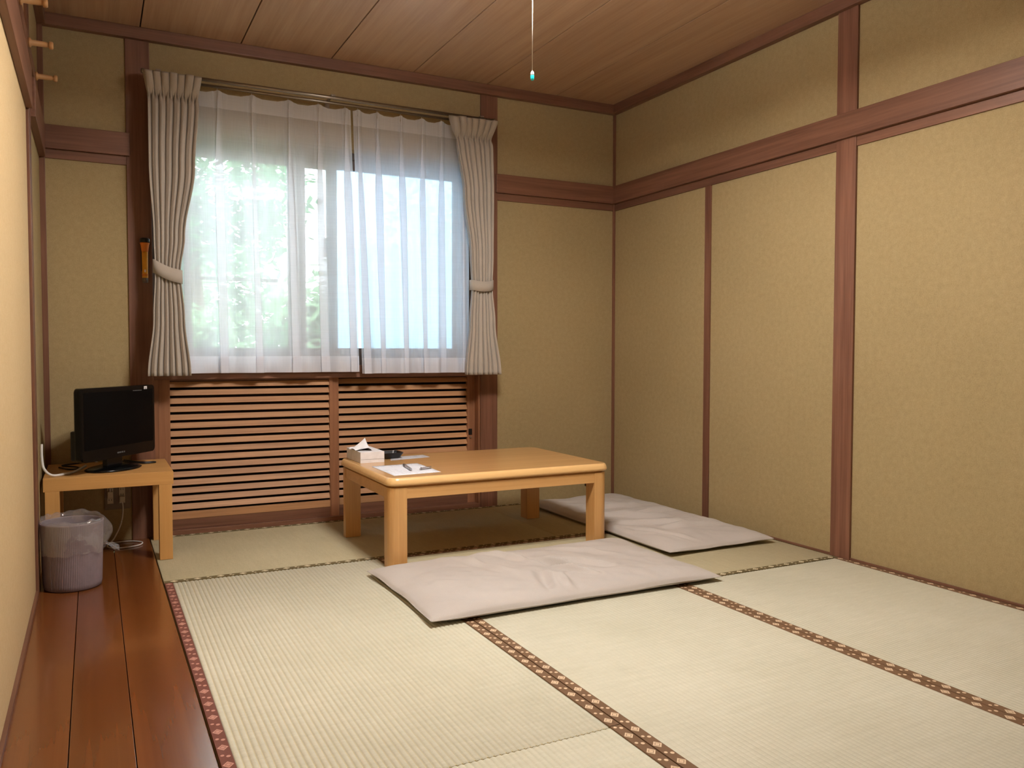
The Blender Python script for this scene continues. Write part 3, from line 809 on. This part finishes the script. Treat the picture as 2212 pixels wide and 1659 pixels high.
# ------------------------------------------------------------------ floor cushions
def cushion(name, x0, x1, y0, y1, th, seed, label, creases, lift=0.018):
    root = empty(name, ((x0+x1)/2, (y0+y1)/2, 0.0), label, 'cushion', 'long floor cushions')
    lx, ly = x1-x0, y1-y0; nu, nv = int(lx/0.0055)+1, int(ly/0.0055)+1
    def edge(u, v):
        a = 1-abs(2*u-1)**7; b = 1-abs(2*v-1)**7
        return max(0.0, a*b)
    def pinchx(u, v):      # sides bow in a little between the corners
        return 0.014*sin(pi*v), 0.010*sin(pi*u)
    def wr(x, y):
        p = Vector((x*5+seed, y*5, seed)); q = noise.noise(p)*0.009+noise.noise(p*2.4)*0.005+noise.noise(Vector((x*5+y*9, y*4-x*3, seed))*2.0)*0.005+0.0030*noise.noise(Vector((x*26, y*18, seed)))
        for (ax, ay, bx, by, w, h) in creases:
            A = Vector((x0+ax*lx, y0+ay*ly)); Bv = Vector((x0+bx*lx, y0+by*ly)); P_ = Vector((x, y)); d = Bv-A
            t = max(0, min(1, (P_-A).dot(d)/d.dot(d))); s = A+d*t
            off = 0.012*noise.noise(Vector((x*9, y*9, seed+3)))
            dist = (P_-s).length+off
            fade = sin(pi*max(0.02, min(0.98, t)))**0.5
            q += 2.6*h*fade*(exp(-(dist/w)**2)-0.5*exp(-((dist-w*1.9)/w)**2))
        return q
    def seam(u, v):
        return lift+0.006*noise.noise(Vector((u*4+seed, v*4, 1.0)))+0.004*(abs(2*u-1)**3)*(abs(2*v-1)**3)
    def xy(u, v):
        px_, py_ = pinchx(u, v)
        x = x0+lx*u+px_*(1-2*u); y = y0+ly*v+py_*(1-2*v); return x, y
    def top(i, j):
        u, v = i/(nu-1), j/(nv-1); x, y = xy(u, v); e = edge(u, v)
        return (x, y, seam(u, v)+(th-lift)*e**0.5*(0.86+0.14*noise.noise(Vector((x*2.2, y*2.2, seed))))+wr(x, y)*e)
    def bot(i, j):
        u, v = i/(nu-1), j/(nv-1); x, y = xy(u, v); e = edge(u, v)
        return (x, y, max(0.0008, seam(u, v)*(1-min(1, e*1.5)**0.6)))
    m = MB(); m.grid(nu, nv, top)
    b = m.grid(nu, nv, bot, flip=True)
    part('cover', m, F_CUSH, root, fix=False)
    # stitched seam cord round the edge
    rim = [(i, 0) for i in range(nu)]+[(nu-1, j) for j in range(1, nv)]+[(i, nv-1) for i in range(nu-2, -1, -1)]+[(0, j) for j in range(nv-2, -1, -1)]
    pts = []
    for i, j in rim[::3]:
        u, v = i/(nu-1), j/(nv-1); x, y = xy(u, v); pts.append((x, y, seam(u, v)))
    part('piping', MB().tube(pts, 0.0016, 6), F_CUSH, root, fix=False)
    return root
cushion('floor_cushion', -1.930, -0.722, -1.826, -1.128, 0.060, 2.3, 'beige long floor cushion lying in front of the low table',
        [(0.42, 0.95, 0.52, 0.55, 0.018, 0.006), (0.50, 0.72, 0.60, 0.40, 0.014, 0.010), (0.46, 0.40, 0.40, 0.10, 0.022, -0.008), (0.50, 0.30, 0.46, 0.05, 0.016, 0.005),
         (0.60, 0.62, 0.72, 0.35, 0.015, 0.006), (0.30, 0.85, 0.38, 0.45, 0.02, 0.004), (0.66, 0.85, 0.84, 0.55, 0.02, 0.004), (0.53, 0.50, 0.60, 0.22, 0.012, 0.007), (0.36, 0.98, 0.44, 0.80, 0.012, 0.005)])
cushion('floor_cushion', -0.668, -0.062, -1.436, -0.115, 0.062, 8.1, 'beige long floor cushion along the right wall beyond the table',
        [(0.15, 0.55, 0.65, 0.40, 0.022, 0.008), (0.10, 0.40, 0.60, 0.28, 0.018, 0.007), (0.30, 0.25, 0.90, 0.20, 0.02, 0.006), (0.20, 0.70, 0.80, 0.62, 0.024, 0.006), (0.35, 0.50, 0.95, 0.48, 0.018, 0.005), (0.10, 0.30, 0.30, 0.05, 0.016, -0.006)])

# ------------------------------------------------------------------ television stand
SX0, SX1, SY0, SY1, SZ = -3.078, -2.590, -0.490, -0.022, 0.379
st = empty('tv_stand', ((SX0+SX1)/2, (SY0+SY1)/2, 0), 'small square birch coloured table under the television', 'table')
part('stand_top', B(SX0, SX1, SY0, SY1, SZ-0.055, SZ), W_STAND, st, 0.0015)
for x in (SX0+0.006, SX1-0.058):
    for y in (SY0, SY1-0.052):
        part('leg', B(x, x+0.052, y, y+0.052, 0.0002, SZ-0.055), W_STAND_Z, st, 0.0012)

# ------------------------------------------------------------------ television
U = Vector((0.6225, 0.7826, 0)); N = Vector((0.7826, -0.6225, 0)); C0 = Vector((-2.795, -0.318, 0))
tv = empty('television', (-2.82, -0.285, SZ), 'black flat television on the small birch stand', 'television')
def loc2(p): return C0+U*p.x+N*p.y+Vector((0, 0, p.z))          # x along the screen, y towards the viewer
def tvp(name, mb, mat, bevel=0, parent=tv, seg=2, label=None): mb.xf(loc2); return part(name, mb, mat, parent, bevel, label, seg)
HW, ZB, ZTV = 0.240, 0.437, 0.740
def rounded2(x0, x1, z0, z1, r, n=5): return rounded(x0, x1, z0, z1, r, n)
def plate(x0, x1, z0, z1, r, ya, yb, sagz=0.0):
    pts = rounded2(x0, x1, z0, z1, r)
    m = MB(); k = len(pts)
    def drop(p):
        return p[1]-(sagz*(1-((p[0])/HW)**2) if p[1] < (z0+z1)/2-0.05 else 0)
    m.grid(k, 4, lambda i, j: (pts[i][0]*(1 if j in (1, 2) else 0.985), (ya, ya+(yb-ya)*0.2, yb-(yb-ya)*0.2, yb)[j], drop(pts[i])), True, smooth=False)
    m.f.append(tuple(range(k))); m.f.append(tuple(3*k+i for i in range(k))); return m
tvp('bezel', plate(-HW, HW, ZB, ZTV, 0.018, -0.026, 0.010, 0.020), M_GLOSSBLACK)
tvp('screen', B(-HW+0.016, HW-0.016, 0.0099, 0.0108, ZB+0.046, ZTV-0.018), M_SCREEN)
tvp('back_housing', B(-HW+0.030, HW-0.030, -0.070, -0.024, ZB+0.000, ZB+0.125), M_BLACK, 0.008)
tvp('back_housing', B(-HW+0.05, HW-0.05, -0.055, -0.024, ZB+0.12, ZTV-0.04), M_BLACK, 0.008)
neck = MB(); neck.box(-0.05, 0.05, -0.045, -0.020, SZ+0.016, ZB+0.02); tvp('neck', neck, M_BLACK, 0.004)
bs = MB(); bs.lathe([(0.108, SZ+0.0004), (0.112, SZ+0.004), (0.098, SZ+0.012), (0.060, SZ+0.020), (0.02, SZ+0.022)], 40)
bs.xf(lambda p: Vector((p.x*1.22, p.y*0.88-0.028, p.z))); tvp('base', bs, M_GLOSSBLACK)
# blurred maker's plate and small print
lg = MB()
for k, w in enumerate((0.006, 0.005, 0.006, 0.004, 0.006, 0.003, 0.006)):
    x = -0.024+k*0.0072; lg.box(x, x+w, 0.0099, 0.0104, ZB+0.014, ZB+0.0205)
tvp('maker_plate', lg, M_GREYPRINT, label='grey maker plate lettering')
lg = MB(); x = 0.085
for w in (0.006, 0.004, 0.010, 0.007, 0.009, 0.006, 0.008):
    lg.box(x, x+w, 0.0107, 0.0111, ZTV-0.0235, ZTV-0.0200); x += w+0.0018
tvp('small_print', lg, M_GREYPRINT, label='faint grey line of lettering')
stk = B(0.163, 0.184, 0.0099, 0.0104, ZTV-0.031, ZTV-0.005); sk = tvp('sticker', stk, M_WHITE, label='white label sticker with grey lines')
ln = MB()
for k in range(5): ln.box(0.1675, 0.1795, 0.0103, 0.0106, ZTV-0.0265+k*0.0036, ZTV-0.0246+k*0.0036)
tvp('sticker_lines', ln, M_GREYPRINT, parent=sk)
def bez(pts, n=14):
    # smooth path through points
    P = [Vector(p) for p in pts]; out = []
    for i in range(len(P)-1):
        p0, p1, p2, p3 = P[max(i-1, 0)], P[i], P[i+1], P[min(i+2, len(P)-1)]
        for k in range(n):
            t = k/n; out.append(0.5*((2*p1)+(p2-p0)*t+(2*p0-5*p1+4*p2-p3)*t*t+(3*p1-p0-3*p2+p3)*t**3))
    out.append(P[-1]); return out
def cord(name, pts, r, mat, label, cat='cable', root=None):
    o = part(name, MB().tube(bez(pts), r, 8), mat, root, fix=False)
    if root is None: tag(o, label, cat)
    return o
cord('white_cable', [(-3.082, -0.44, 0.515), (-3.0815, -0.45, 0.46), (-3.074, -0.458, 0.415), (-3.046, -0.452, 0.3865), (-3.0, -0.42, 0.3852), (-2.965, -0.36, 0.3852), (-2.925, -0.29, 0.398)], 0.0052, M_CORD, 'white aerial cable curving from the left wall onto the stand')
cord('black_cable', [(-3.03, -0.18, 0.3835), (-2.99, -0.26, 0.3835), (-2.955, -0.27, 0.385), (-2.96, -0.20, 0.384), (-3.02, -0.12, 0.384), (-2.95, -0.08, 0.386), (-2.87, -0.12, 0.40)], 0.0035, M_BLACK, 'black cable coiled on the stand left of the television')
cord('strap_cord', [(-2.790, -0.12, 0.392), (-2.740, -0.155, 0.386), (-2.690, -0.185, 0.383), (-2.648, -0.175, 0.383), (-2.640, -0.160, 0.383), (-2.655, -0.150, 0.383), (-2.70, -0.150, 0.384), (-2.77, -0.10, 0.392)], 0.0032, M_BLACK, 'black looped cord on the right end of the stand')

# ------------------------------------------------------------------ outlet and power cord
ol = empty('wall_outlet', (-2.79, 0, 0.21), 'ivory double wall outlet under the television stand', 'outlet')
part('cover_plate', B(-2.852, -2.741, -0.006, 0.0, 0.150, 0.272), M_PLATE_SHADED, ol, 0.002)
for x in (-2.828, -2.778):
    s_ = part('socket', B(x-0.013, x+0.013, -0.0085, -0.006, 0.178, 0.262), M_OFFWHITE, ol, 0.001)
    sm = MB()
    for zz in (0.196, 0.220, 0.244):
        sm.box(x-0.006, x-0.004, -0.0095, -0.0084, zz-0.004, zz+0.004); sm.box(x+0.004, x+0.006, -0.0095, -0.0084, zz-0.004, zz+0.004)
    part('slots', sm, M_BLACK, s_)
pc = empty('power_cord', (-2.778, -0.03, 0.19), 'white power cord plugged in the outlet, looping onto the floor', 'cable')
part('plug', B(-2.789, -2.767, -0.030, -0.0097, 0.186, 0.212), M_OFFWHITE, pc, 0.003)
cord('cord', [(-2.778, -0.028, 0.186), (-2.776, -0.036, 0.15), (-2.785, -0.045, 0.09), (-2.815, -0.08, 0.03), (-2.845, -0.14, 0.006), (-2.80, -0.19, 0.0045), (-2.720, -0.17, 0.0045), (-2.700, -0.11, 0.0045), (-2.75, -0.06, 0.0045), (-2.83, -0.065, 0.0045), (-2.90, -0.08, 0.0045)], 0.0033, M_CORD, None, root=pc)
c2 = empty('plug_adapter', (-2.828, -0.03, 0.24), 'ivory plug with a cord going up, left socket of the outlet', 'plug')
part('plug', B(-2.840, -2.817, -0.030, -0.0097, 0.208, 0.238), M_OFFWHITE, c2, 0.003)
cord('cord', [(-2.829, -0.026, 0.237), (-2.830, -0.03, 0.262), (-2.835, -0.02, 0.30), (-2.86, -0.0165, 0.36), (-2.90, -0.0165, 0.39)], 0.003, M_CORD, None, root=c2)

# ------------------------------------------------------------------ waste bin with bag
BX, BY = -2.971, -0.762
wb_ = empty('waste_bin', (BX, BY, 0), 'mauve ribbed round waste bin with a clear bag, on the floor boards', 'bin')
prof = [(0.092, 0.0004), (0.098, 0.004), (0.0995, 0.02), (0.1035, 0.14), (0.1065, 0.240), (0.1085, 0.246), (0.1085, 0.250), (0.1055, 0.2505), (0.1045, 0.246), (0.1015, 0.14), (0.0975, 0.012), (0.02, 0.0095)]
b_ = MB(); b_.lathe(prof, 432, (BX, BY, 0), mod=lambda i, j: 1+(0.0075*(1 if (i % 4) in (0, 1) else -0.3) if 2 <= j <= 4 else 0))
part('bucket', b_, M_BIN, wb_)
bag = MB(); SEG = 120
def bagfn(i, j):
    a = 2*pi*i/SEG; t = j/26
    n1 = noise.noise(Vector((cos(a)*3.0, sin(a)*3.0, t*4+2))); n2 = noise.noise(Vector((cos(a)*9, sin(a)*9, t*9)))
    if t < 0.36:                                   # inside, from below up to the rim
        q = t/0.36; r = 0.088+0.0125*q+0.004*n1; z = 0.16+0.094*q
    elif t < 0.46:                                 # over the rim, puffed up
        q = (t-0.36)/0.10; r = 0.1005+0.0115*q; z = 0.254+(0.006+0.010*max(0, n1+0.3))*sin(pi*q)
        if sin(a) > 0.2: z += 0.016*sin(pi*q)*max(0, n1+0.4)
    else:
        q = (t-0.46)/0.54; r = 0.1125+0.006*sin(pi*q)+0.006*n1*q+0.003*n2; z = 0.254-0.115*q-0.012*n1*q
        r += 0.022*max(0, cos(a-0.25))**5*sin(pi*min(1, q*1.15))
    x = BX+r*cos(a)
    return (max(x, XL+0.0115), BY+r*sin(a), z)
bag.grid(SEG, 27, bagfn, True)
part('bin_bag', bag, G_FILM, wb_, label='clear plastic bag folded over the rim', fix=False)
kn = MB()
kn.grid(9, 6, lambda i, j: (BX+0.112+0.048*i/8, BY-0.02+0.03*(j/5-0.5)*(0.3+i/8), 0.155-0.028*i/8+0.010*sin(j*1.9+i)*i/8+0.012*(j/5)))
part('bag_corner', kn, G_FILM, wb_, label='loose knotted corner of the clear bag', fix=False)

# ------------------------------------------------------------------ flashlight on the post
FX, FY = -2.6645, -0.040
fs = empty('flashlight', (FX, -0.01, 1.22), 'yellow flashlight hanging on the dark window post', 'flashlight')
part('holder', MB().box(FX-0.016, FX+0.016, -0.020, -0.010, 1.27, 1.41), M_BLACK, fs, 0.003)
fc = (FX, FY, 0)
part('tail_cap', MB().lathe([(0.010, 1.216), (0.0125, 1.218), (0.013, 1.236), (0.012, 1.2375)], 24, fc), M_ALU, fs)
part('barrel', MB().lathe([(0.0122, 1.2376), (0.0130, 1.239), (0.0130, 1.258), (0.0122, 1.259), (0.0126, 1.262), (0.0135, 1.35), (0.0137, 1.3598)], 24, fc), M_YEL, fs)
part('band', MB().lathe([(0.0131, 1.2470), (0.0134, 1.2475), (0.0134, 1.2555), (0.0131, 1.256)], 24, fc), M_ORG, fs)
part('head', MB().lathe([(0.0138, 1.36), (0.0145, 1.362), (0.0185, 1.392), (0.0212, 1.399), (0.0212, 1.4016)], 24, fc), M_ORG, fs)
part('lens_ring', MB().lathe([(0.0200, 1.4017), (0.0215, 1.404), (0.0215, 1.420), (0.017, 1.424), (0.012, 1.4235)], 24, fc), M_BLACK, fs)
lb = B(FX-0.0035, FX+0.0025, FY-0.0138, FY-0.0130, 1.264, 1.2755); lbo = part('label', lb, M_WHITE, fs)
l2 = B(FX-0.0018, FX+0.0008, FY-0.0141, FY-0.0137, 1.2660, 1.2685); l2.box(FX-0.0018, FX+0.0008, FY-0.0141, FY-0.0137, 1.2705, 1.2730); part('label_marks', l2, M_ORG, lbo)

# ------------------------------------------------------------------ peg rail on the left wall
pr = empty('peg_rail', (XL, -0.9, 2.0), 'wooden peg rail high on the left wall', 'coat rack')
part('rail_board', B(XL, XL+0.012, -1.62, -0.30, 1.972, 2.028), W_TRIM_Y, pr, 0.0015)
for y in (-0.42, -0.826, -1.232):
    part('peg', MB().lathe([(0.017, XL+0.012), (0.017, XL+0.019), (0.0105, XL+0.023), (0.0095, XL+0.068), (0.0085, XL+0.072), (0.0085, XL+0.076), (0.0135, XL+0.078), (0.0135, XL+0.088), (0.010, XL+0.091)], 16, (0, y, 2.0), 0), W_PEG, pr)

# ------------------------------------------------------------------ ceiling lamp with pull cord
LX, LY = -1.715, -2.09
lp = empty('pendant_lamp', (LX, LY, 2.13), 'round fluorescent pendant lamp under the ceiling', 'lamp')
def torus(R, r, z, n=64, k=10):
    m = MB(); m.grid(n, k+1, lambda i, j: (LX+(R+r*cos(2*pi*j/k))*cos(2*pi*i/n), LY+(R+r*cos(2*pi*j/k))*sin(2*pi*i/n), z+r*sin(2*pi*j/k)), True); return m
part('tube', torus(0.185, 0.014, 2.125), E_TUBE, lp, fix=False)
part('tube', torus(0.135, 0.014, 2.125), E_TUBE, lp, fix=False)
part('shade', MB().lathe([(0.255, 2.108), (0.258, 2.110), (0.256, 2.150), (0.20, 2.190), (0.05, 2.198)], 64, (LX, LY, 0), caps=False), S_SHADE, lp)
part('hub', MB().lathe([(0.03, 2.10), (0.05, 2.11), (0.05, 2.196)], 24, (LX, LY, 0)), M_WHITE, lp)
part('stem', MB().lathe([(0.012, 2.196), (0.012, 2.384), (0.045, 2.386), (0.045, 2.3995)], 24, (LX, LY, 0)), M_WHITE, lp)
CX, CY = -1.712, -2.1
part('pull_string', MB().tube([(CX, CY, 2.102), (CX, CY, 1.95), (CX, CY, 1.724)], 0.0011, 6), M_STRING, lp, label='thin cream pull string')
kb = part('pull_knob', MB().lathe([(0.0015, 1.726), (0.0040, 1.723), (0.0054, 1.717), (0.0054, 1.7138)], 16, (CX, CY, 0)), M_WHITE, lp, label='white and turquoise pull knob')
part('knob_grip', MB().lathe([(0.0050, 1.7137), (0.0054, 1.713), (0.0052, 1.702), (0.0034, 1.6985)], 16, (CX, CY, 0)), M_TEAL, kb)
